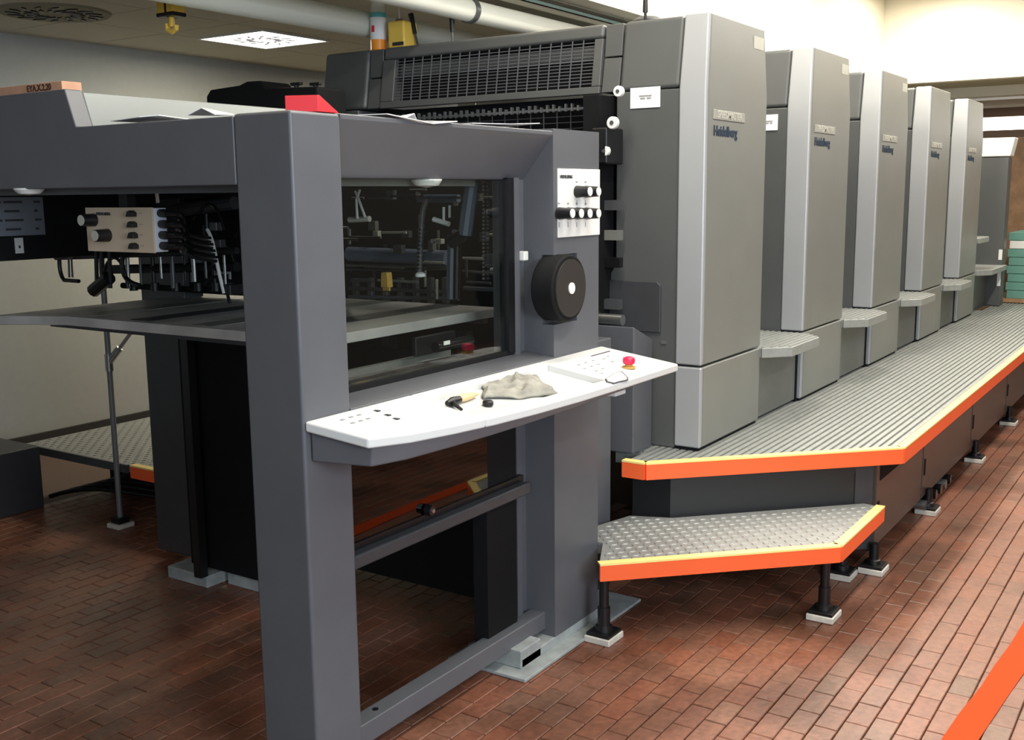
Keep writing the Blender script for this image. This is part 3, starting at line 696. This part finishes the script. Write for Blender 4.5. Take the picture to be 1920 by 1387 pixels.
# ================================================================== CONSOLE
co = thing('control_console','white curved operating console on brackets between the delivery posts','control console',(2.5,1.7,.9))
ZB, KT = 1.016, .15
def pl(px,py):                            # point on the tilted desk plane z = ZB-(1.8-y)*KT
    d = FW*FPX + RT*(px-W/2) - UP*(py-H/2); t = (ZB-KT*1.8-CH)/(d.z-KT*d.y); return CAM+d*t
front = [pl(*q) for q in ((690,822),(770,812),(850,797),(930,780),(1010,760),(1090,738),(1170,714),(1240,692))]
fc = [(p.x,p.y) for p in front]
endp = pl(1272,682)
def ytop(y): return ZB-(1.8-y)*KT
def plate(pts, name, m, z_off=0, th=.026, par=None, bev=.006):
    n = len(pts); mb = MB(); mb.v = [(x,y,ytop(y)+z_off-th) for x,y in pts]+[(x,y,ytop(y)+z_off) for x,y in pts]
    mb.f = [tuple(range(n))[::-1], tuple(range(n,2*n))]+[(i,(i+1)%n,n+(i+1)%n,n+i) for i in range(n)]
    return mb.build(name,m,par or co,bev,seg=3)
def fy(x):
    for (a,b),(c,d) in zip(fc,fc[1:]):
        if a <= x <= c: return b+(d-b)*(x-a)/(c-a)
    return fc[0][1] if x < fc[0][0] else fc[-1][1]
xl, xr = 2.20, 2.86
L0 = pl(570,788)
left = [(1.80,1.80),(fc[0][0],fc[0][1])]+[p for p in fc[1:] if p[0] < xl]+[(xl,fy(xl)),(xl,1.80)]
plate(left,'left_panel','console_white')
right = [(xr,1.80),(xr,fy(xr))]+[p for p in fc if p[0] > xr]+[(endp.x,endp.y),(3.27,1.80)]
plate(right,'right_panel','console_white')
fr = [p for p in fc if xl < p[0] < xr]
plate([(xl,fy(xl))]+fr+[(xr,fy(xr))]+[(xr,fy(xr)+.045)]+[(p[0],p[1]+.045) for p in fr[::-1]]+[(xl,fy(xl)+.045)],'front_rim','console_white')
plate([(xl,1.765),(xr,1.765),(xr,1.80),(xl,1.80)],'rear_rim','console_white')
plate([(xl-.012,fy(xl)+.04)]+[(p[0],p[1]+.035) for p in fr]+[(xr+.012,fy(xr)+.04),(xr+.012,1.785),(xl-.012,1.785)],'tray','tray_white',z_off=-.022,th=.008,bev=0)
# grey underside housing
def under(s): return [(x, 1.80-(1.80-y)*s) for x,y in [(fc[0][0]+.02,fc[0][1])]+fc[1:]]
u0 = under(.985); u1 = under(.94)
ub = MB()
pa = [(1.815,1.797)]+u0+[(endp.x-.03,endp.y+.02),(3.24,1.797)]; pb_ = [(1.815,1.797)]+u1+[(endp.x-.10,endp.y+.06),(3.16,1.797)]
n = len(pa)
ub.v = [(x,y,.913+.03*max(0,(x-1.8)/1.4)) for x,y in pb_]+[(x,y,ytop(y)-.022) for x,y in pa]
ub.f = [tuple(range(n))[::-1]]+[(i,(i+1)%n,n+(i+1)%n,n+i) for i in range(n)]
ub.build('housing','charcoal',co,.006)
B(2.93,3.0,1.56,1.62,.912,.926).build('underside_cover','white',co,.003)
def mark(px,py,wx,wy,m='ink',name='button_mark',h=.0012):
    c = pl(px,py); z = c.z; mb = MB(); mb.hexa([(c.x-wx/2,c.y-wy/2,z-.001),(c.x+wx/2,c.y-wy/2,z-.001),(c.x+wx/2,c.y+wy/2,z-.001),(c.x-wx/2,c.y+wy/2,z-.001),
        (c.x-wx/2,c.y-wy/2,z+h),(c.x+wx/2,c.y-wy/2,z+h),(c.x+wx/2,c.y+wy/2,z+h),(c.x-wx/2,c.y+wy/2,z+h)]); mb.build(name,m,co)
for px,py in ((642,787),(658,782),(673,778),(661,793),(676,789),(690,785)): mark(px,py,.012,.008,'ink_faint')
for px,py in ((706,770),(726,778),(742,785)): mark(px,py,.012,.018,'ink')
a = pl(1126,664); mark(1126,663,.13,.006,'ink','slot')
for px,py in ((1085,684),(1098,680),(1112,676),(1096,691),(1109,687),(1122,683),(1118,695),(1130,691),(1132,673),(1140,668),(1148,678),(1128,700)): mark(px,py,.014,.006,'ink_faint')
c = pl(1179,690)
eb = MB().lathe((c.x,c.y,c.z),[(.022,0),(.022,.006),(.012,.007),(.012,.014)],20).build('emergency_base','mustard',co)
MB().lathe((c.x,c.y,c.z),[(.012,.012),(.019,.016),(.021,.024),(.019,.034),(.010,.038)],22).build('emergency_button','red_button',eb)
# things lying on the console
zr = .022
def trayp(px,py):
    d = FW*FPX + RT*(px-W/2) - UP*(py-H/2); t = (ZB-zr-KT*1.8-CH)/(d.z-KT*d.y); return CAM+d*t
q = [trayp(*p) for p in ((895,712),(985,702),(1062,732),(1030,742),(945,752),(908,745))]
def rag():
    N = 26; mb = MB(); a,b,c_,d_ = trayp(905,752),trayp(1050,745),trayp(1000,706),trayp(905,716)
    for i in range(N+1):
        for j in range(N+1):
            u,v = i/N,j/N; p = (a*(1-u)+b*u)*(1-v)+(d_*(1-u)+c_*u)*v
            wob = .004*math.sin(9*u+3*v)+.004*math.sin(23*u-9*v+1)+.004*math.sin(19*v+7*u)+.002*math.sin(41*u+31*v)
            p = p+Vector((.006*math.sin(13*v+2),.008*math.sin(11*u),0))
            env = min(1,6*min(u,1-u,v,1-v)+.25)
            mb.v.append((p.x,p.y,ytop(p.y)-zr+.004+env*(.013+wob)))
    for i in range(N):
        for j in range(N): k = i*(N+1)+j; mb.f.append((k,k+N+1,k+N+2,k+1))
    o = mb.build('rag','rag',label='crumpled grey cleaning rag in the console tray',cat='rag')
    s = o.modifiers.new('solid','SOLIDIFY'); s.thickness = .004; s.offset = -1
rag()
c = trayp(915,761)
MB().lathe((c.x,c.y,c.z+.001),[(.014,0),(.0155,.003),(.0155,.011),(.013,.014)],22).build('round_cap','black',label='small round black cap lying in the console tray',cat='cap')
a,b = trayp(845,762),trayp(888,748)
tl = thing('trimming_knife','short knife with light wooden handle and black head in the tray','knife',(a.x,a.y,a.z))
d = (b-a); up = Vector((0,0,.012))
MB().tube([a+d*.35+up,a+d*.6+up,a+d*.85+up,b+d*.15+up],[.009,.011,.010,.005],12).build('handle','wood_light',tl)
MB().tube([a-d*.15+up,a+d*.1+up,a+d*.38+up],[.007,.013,.010],12).build('head','black',tl)
MB().tube([a+d*.1+up,trayp(852,766)+up,trayp(866,772)+Vector((0,0,.006))],[.008,.006,.004],8).build('blade','black',tl)
po = [pl(*p) for p in ((1134,712),(1150,702),(1161,697),(1166,697),(1178,709),(1178,713),(1160,717),(1150,720),(1137,717))]
pp = thing('grey_pad','small irregular grey pad with black outline on the console','pad',(po[0].x,po[0].y,po[0].z))
cen = sum(po,Vector())/len(po)
def pad(s,z0,z1,name,m):
    pts = [(cen.x+(p.x-cen.x)*s,cen.y+(p.y-cen.y)*s) for p in po]; k = len(pts); mb = MB()
    mb.v = [(x,y,ytop(y)+z0) for x,y in pts]+[(x,y,ytop(y)+z1) for x,y in pts]
    mb.f = [tuple(range(k)),tuple(range(k,2*k))]+[(i,(i+1)%k,k+(i+1)%k,k+i) for i in range(k)]; mb.build(name,m,pp)
pad(1.0,.0002,.002,'outline','ink'); pad(.87,.0018,.0032,'face','hose_white')

# ================================================================== THINGS ON TOP OF THE PRESS
a = P(543,207,x=1.83); rz = ZT
rb = thing('red_wedge','bright red wedge shaped box on the corner of the delivery frame','box',(1.88,1.86,rz))
MB().hexa([(1.85,1.868,rz+.001),(1.893,1.804,rz+.001),(1.968,1.806,rz+.001),(1.94,1.875,rz+.001),(1.85,1.868,rz+.038),(1.893,1.804,rz+.039),(1.903,1.806,rz+.039),(1.865,1.875,rz+.038)]).build('wedge','red',rb,.001)
def sheet(pts, label):
    o = MB(); k = len(pts); o.v = [tuple(p) for p in pts]+[(p[0],p[1],p[2]+.002) for p in pts]
    o.f = [tuple(range(k)),tuple(range(k,2*k))]+[(i,(i+1)%k,k+(i+1)%k,k+i) for i in range(k)]
    return o.build('paper_sheet','paper',None,label=label,cat='paper')
zs = ZT+.008
sheet([(2.14,1.80,zs),(2.30,1.775,zs-.018),(2.42,1.785,zs-.006),(2.36,1.99,zs),(2.10,1.99,zs)],'white paper sheet bending over the edge of the delivery side beam')
sheet([(2.58,1.85,zs),(2.72,1.81,zs+.002),(2.88,1.805,zs+.012),(2.84,1.99,zs),(2.6,1.99,zs)],'white paper sheet with lifted corner near the far delivery post')
sheet([(2.44,2.03,zs),(2.50,2.0,zs+.03),(2.57,2.04,zs),(2.57,2.2,zs),(2.44,2.2,zs)],'curled white paper sheet lying further back on the delivery deck')
sheet([(1.80,2.46,zs-.005),(1.80,2.34,zs),(1.83,2.30,zs+.004),(1.95,2.32,zs),(1.95,2.5,zs)],'folded white slip of paper on the front beam below the pale hood')
sheet([(1.805,2.16,zs-.004),(1.815,2.12,zs+.012),(1.83,2.09,zs-.004),(1.9,2.1,zs),(1.9,2.16,zs)],'tiny white paper corner on the front beam beside the red wedge')
# cardboard box on the hood
bx = thing('cardboard_box','flat pinkish cardboard box with handwritten numbers on the hood','box',(2.05,3.1,1.842))
B(1.90,1.965,2.805,3.32,1.8425,1.882).build('carton','cardboard',bx,.002)
text('EYA.X.2,20','handwriting',.026,face_x(1.8992,2.915,1.868),'pen_brown',bx,bold=.0006)
# black motor with tee handles behind the hood
mo = thing('black_motor','black rounded motor cover with two tee handles behind the hood','motor',(3.45,3.1,1.8))
a = P(395,178,x=3.45); b = P(605,186,x=3.45)
yl,yr_ = a.y,b.y; zt_ = P(450,163,x=3.45).z
MB().prism([(yl,1.75),(yl,zt_-.03),(yl-.03,zt_-.004),(yl-.22,zt_+.004),(yl-.27,zt_+.018),(yl-.36,zt_+.016),(yl-.40,zt_-.02),(yr_,zt_-.03),(yr_,1.75)],'yz',3.42,3.6).build('cover','black_matte',mo,.012,seg=3)
for px in (556,592):
    t = P(px,158,x=3.46); s_ = MB().cyl((t.x,t.y,1.9),(t.x,t.y,t.z),.010,.010,10).build('tee_stem','black',mo); B(t.x-.01,t.x+.01,t.y-.03,t.y+.03,t.z-.005,t.z+.008).build('tee_bar','black',s_,.003)
# bottle, yellow can, levers on the first unit
ZR = 2.224
c = P(705,80,x=4.0)
bt = thing('spray_bottle','clear bottle with white label and orange liquid on the first unit roof','bottle',(4.02,c.y,ZR))
MB().lathe((4.02,c.y,ZR),[(.034,0),(.038,.006),(.038,.052)],22).build('liquid','orange_liquid',bt)
MB().lathe((4.02,c.y,ZR),[(.0385,.052),(.0385,.155)],22).build('label_wrap','paper',bt)
MB().lathe((4.02,c.y,ZR),[(.0388,.153),(.0388,.175)],22).build('label_band','teal',bt)
MB().lathe((4.02,c.y,ZR),[(.038,.175),(.038,.205),(.028,.235),(.013,.255),(.013,.28)],22).build('bottle_top','plastic_clear',bt)
MB().lathe((4.02,c.y,ZR),[(.016,.27),(.016,.30)],16).build('cap','white',bt)
B(3.980,3.9825,c.y-.008,c.y+.008,ZR+.085,ZR+.115).build('label_mark','red',bt)
c2 = P(746,80,x=4.0)
yc = thing('yellow_canister','yellow plastic canister with dark slot on the first unit roof','canister',(4.03,c2.y,ZR))
B(3.985,4.09,c2.y-.05,c2.y+.05,ZR,ZR+.125).build('can_body','yellow',yc,.012,seg=3)
B(3.9835,3.9855,c2.y-.046,c2.y+.02,ZR+.012,ZR+.028).build('slot','ink',yc)
MB().cyl((4.04,c2.y+.02,ZR+.125),(4.04,c2.y+.02,ZR+.14),.022,.018,14).build('can_cap','brown_board',yc)
MB().cyl((4.04,c2.y+.02,ZR+.14),(4.04,c2.y+.02,ZR+.25),.004,.003,8).build('nozzle','white_panel',yc)
for (p0,p1,lb) in (((784,72),(770,26),'black gripped lever leaning beside the yellow canister'),((848,66),(847,27),'upright black gripped lever on the first unit roof')):
    a = P(*p0,x=4.05); b = P(*p1,x=4.05); a.z = min(a.z,ZR)
    lv = thing('hand_lever',lb,'lever',(a.x,a.y,ZR)); MB().tube([(a.x,a.y,ZR),b],.0055,8).build('rod','steel_dark',lv); m_ = Vector(a).lerp(b,.42); MB().tube([m_,b],[.009,.013],12).build('grip','black',lv)
a = P(1215,25,x=4.1)
MB().lathe((4.1,a.y,ZR),[(.07,0),(.065,.02),(.04,.035),(.001,.04)],20).build('roof_vent','charcoal_dark',label='low dark domed vent cap on the first unit roof',cat='vent cap')

# ================================================================== FEEDER END
fd = thing('feeder_unit','dark grey feeder housing with pale top beyond the last printing unit','feeder',(10.8,2.6,0))
FX = 10.2
MB().prism([(FX,1.60),(FX+.16,1.60),(FX+.16,2.0),(FX+1.6,2.0),(FX+1.6,3.6),(FX,3.6)],'xy',ZW+.001,1.82).build('housing','tower_dark',fd,.01)
MB().hexa([(FX-.01,1.59,1.823),(FX+.17,1.59,1.823),(FX+.17,3.6,1.823),(FX-.01,3.6,1.823),(FX-.01,1.56,1.985),(FX+.17,1.56,1.985),(FX+.17,3.6,1.985),(FX-.01,3.6,1.985)]).build('top_cover','white_panel',fd,.01)
xq = TX[4]+TL
MB().prism([(xq+.01,YT-.02),(xq+.14,YT-.11),(FX+.05,YT-.11),(FX+.05,2.2),(xq+.01,2.2)],'xy',.84,.885).build('foot_tray','alu',fd,.004)
B(xq+.02,FX-.35,YT-.02,1.9,1.10,1.15).build('side_shelf','alu',fd,.01)
B(xq,FX,YT+.05,3.5,ZW+.001,.84).build('base_panel','panel_grey',fd)
B(xq,FX,2.3,3.5,.885,1.5).build('link_frame','charcoal_dark',fd)
for z0,z1 in ((.93,1.02),(.70,.86)): B(FX-.004,FX+.0,1.605,1.635,z0,z1).build('label_plate','white_panel',fd)
B(10.55,11.45,1.06,1.64,ZW+.005,ZW+.04).build('pallet','wood',None,label='wooden pallet under the green wrapped paper stack',cat='pallet')
for k in range(8):
    z = ZW+.04+k*.075
    B(10.58,11.42,1.08,1.61+.012*(k%2),z,z+.071).build('paper_ream','green_paper' if k not in (6,) else 'white_panel',None,.004,label=('%s green wrapped ream in the stack beside the feeder' % ['lowest','second lowest','third lowest','fourth lowest','fifth lowest','sixth lowest','','topmost'][k]) if k!=6 else 'white wrapped ream near the top of the stack beside the feeder',cat='paper ream',group='reams stacked beside the feeder')
B(11.6,11.65,.95,1.84,ZW+.005,2.04).build('wood_partition','wood',None,.004,label='brown wooden partition board behind the paper stack by the feeder',cat='partition')

# ================================================================== DRIVE SIDE PLATFORM, RAIL, DUCT
dp = thing('rear_platform','chequer plate platform with short orange edge along the far wall side','platform',(3.5,4.5,.2))
po2 = [(3.075,3.80),(4.6,3.80),(4.6,5.09),(3.075,5.09)]
MB().prism(po2,'xy',.262,.297).build('deck','tread',dp)
treads([(3.075,3.80),(4.1,3.80),(4.1,5.09),(3.075,5.09)],.297,dp)
edge([(3.075,4.22),(3.075,3.80)],'nosing',dp,.24,.30,flip=1)
B(3.06,3.075,4.24,5.09,.26,.30).build('front_lip','steel_dark',dp)
B(3.5,3.54,3.9,5.0,.0,.262).build('support','black_matte',dp)
pr = thing('rail_post','thin steel rail post with diagonal brace standing on a pale pad','post',(3.03,4.28,0))
MB().cyl((3.03,4.275,.02),(3.03,4.275,1.35),.013,.013,14).build('post_tube','rail_grey',pr)
B(2.985,3.075,4.23,4.32,0,.022).build('pad','pad_white',pr,.003); B(3.0,3.06,4.245,4.305,.022,.05).build('base_plate','black',pr)
jz = P(208,680,x=3.03).z
MB().cyl((3.03,4.275,jz-.04),(3.03,4.275,jz+.04),.018,.018,14).build('clamp','steel',pr)
e = P(250,618,x=3.10); MB().tube([(3.03,4.275,jz),Vector((3.03,4.275,jz)).lerp(e,.45),Vector((3.03,4.275,jz)).lerp(e,.46),e],[.017,.017,.009,.009],12).build('brace','steel',pr)
B(1.2,3.03,4.89,5.4,0,P(40,843,y=4.89).z).build('cable_duct','charcoal_dark',None,.006,label='low dark grey metal duct box on the floor by the wall platform',cat='duct box')
for k in range(5):
    a = Vector((3.1+.08*k,4.95,.03)); MB().tube(bez(a,a+Vector((.2,-.3,.12)),a+Vector((.1,-.7,-.02)),a+Vector((.5,-1.0,.05)),16),.012,8).build('floor_cable','black',None,label='black cable drooping to the floor below the rear platform',cat='cable',group='cables below the rear platform')

# ================================================================== CEILING FITTINGS
lf = thing('ceiling_light','lit square ceiling light with leaf patterned diffuser over the far side','ceiling light',(4.78,4.98,CEIL))
B(4.50,5.06,4.70,4.715,CEIL-.012,CEIL).build('frame_bar','white',lf); B(4.50,5.06,5.245,5.26,CEIL-.012,CEIL).build('frame_bar','white',lf)
B(4.50,4.515,4.715,5.245,CEIL-.012,CEIL).build('frame_bar','white',lf); B(5.045,5.06,4.715,5.245,CEIL-.012,CEIL).build('frame_bar','white',lf)
df = B(4.515,5.045,4.715,5.245,CEIL-.008,CEIL).build('diffuser','lamp_glow',lf)
def swirl(cx,cy,r,z,par,m,n=12):
    for k in range(n):
        a = 2*math.pi*k/n
        for rr in (.45,.8):
            b = a+(.2 if rr > .5 else 0); x = cx+r*rr*math.cos(b); y = cy+r*rr*math.sin(b); l = r*.16; wd = r*.05
            t = (math.cos(b+.5),math.sin(b+.5)); nn = (-t[1],t[0])
            MB().prism([(x+t[0]*l,y+t[1]*l),(x+nn[0]*wd,y+nn[1]*wd),(x-t[0]*l,y-t[1]*l),(x-nn[0]*wd,y-nn[1]*wd)],'xy',z-.006,z).build('vane',m,par)
swirl(4.78,4.98,.20,CEIL-.008,df,'charcoal')
rv = thing('ceiling_vent','round dark swirl air vent in the ceiling near the hoist','ceiling vent',(3.46,5.12,CEIL))
MB().cyl((3.46,5.12,CEIL-.012),(3.46,5.12,CEIL),.27,.28,40).build('vent_disc','vent_olive',rv)
swirl(3.46,5.12,.25,CEIL-.0115,rv,'black',16)
for k in range(2):
    pass
def pipe(y,z,r,x0,x1,label,clx):
    p = thing('ceiling_pipe',label,'pipe',(x0,y,z-r))
    MB().cyl((x0,y,z),(x1,y,z),r,r,28).build('pipe_run','pipe_paint',p)
    for x in clx:
        MB().cyl((x-.015,y,z),(x+.015,y,z),r+.007,r+.007,28).build('pipe_clamp','steel_dark',p); MB().cyl((x,y,z+r),(x,y,CEIL+.0),.006,.006,8).build('hanger_rod','steel_dark',p)
    return p
p1 = P(600,30,z=2.36); pipe(p1.y,2.36,.06,0,XE,'thick pale painted pipe under the ceiling nearer the far wall',[2.2,6.0])
p2 = P(880,20,z=2.38); pipe(p2.y,2.38,.05,0,XE,'thinner pale pipe with hook clamp under the ceiling above the first unit',[p2.x,7.5])
ct = P(1000,10,z=2.44)
tr = thing('cable_tray','flat grey cable tray beside the pipes under the ceiling','cable tray',(5,2.95,2.44)); B(0,XE,2.87,2.95,2.455,2.46).build('tray_base','ceiling_paint',tr); B(0,XE,2.87,2.874,2.455,2.475).build('tray_side','tray_green',tr)
# hoist block
h = P(320,10,x=3.2)
ho = thing('hoist_block','yellow and black hoist block with hook hanging from the ceiling','hoist',(h.x,h.y,h.z))
hz = h.z
for s_ in (-1,1):
    B(h.x-.035,h.x+.035,h.y+s_*.03-.022,h.y+s_*.03+.022,hz-.035,hz+.09).build('side_plate','yellow',ho,.006)
B(h.x-.03,h.x+.03,h.y-.009,h.y+.009,hz-.05,hz+.09).build('chain_slot','black',ho)
B(h.x-.037,h.x+.037,h.y-.056,h.y+.056,hz-.05,hz-.033).build('lower_band','black',ho,.004)
MB().tube([(h.x,h.y,hz-.05),(h.x,h.y,hz-.09)],.013,12).build('hook_shank','yellow',ho)
MB().tube([(h.x,h.y+.03,hz-.075),(h.x,h.y+.028,hz-.10),(h.x,h.y,hz-.112),(h.x,h.y-.028,hz-.10),(h.x,h.y-.03,hz-.085)],.011,10).build('hook','yellow',ho)
MB().cyl((h.x,h.y,hz+.09),(h.x,h.y,CEIL),.008,.008,8).build('chain','black',ho)
# well fixtures and far ceiling light housings
for i,(x,y) in enumerate(WELL+WELL2+WELL3):
    f = thing('well_light','long fluorescent light fitting in the raised ceiling bay','ceiling light',(x,y,3.25),'light fittings in the raised bay')
    B(x-.76,x+.76,y-.1,y+.1,3.26,WELLTOP).build('housing','white',f)
for k,x in enumerate((11.3,12.8)): B(x-.1,x+.1,-2.5,YW,2.42,2.512).build('trim_%d'%(k+1),'cream',kind='structure')
f = thing('far_ceiling_light','slim ceiling light fitting across the hall beyond the feeder','ceiling light',(12,2,2.46)); B(11.78,12.22,.45,3.55,2.455,2.512).build('housing','white',f)
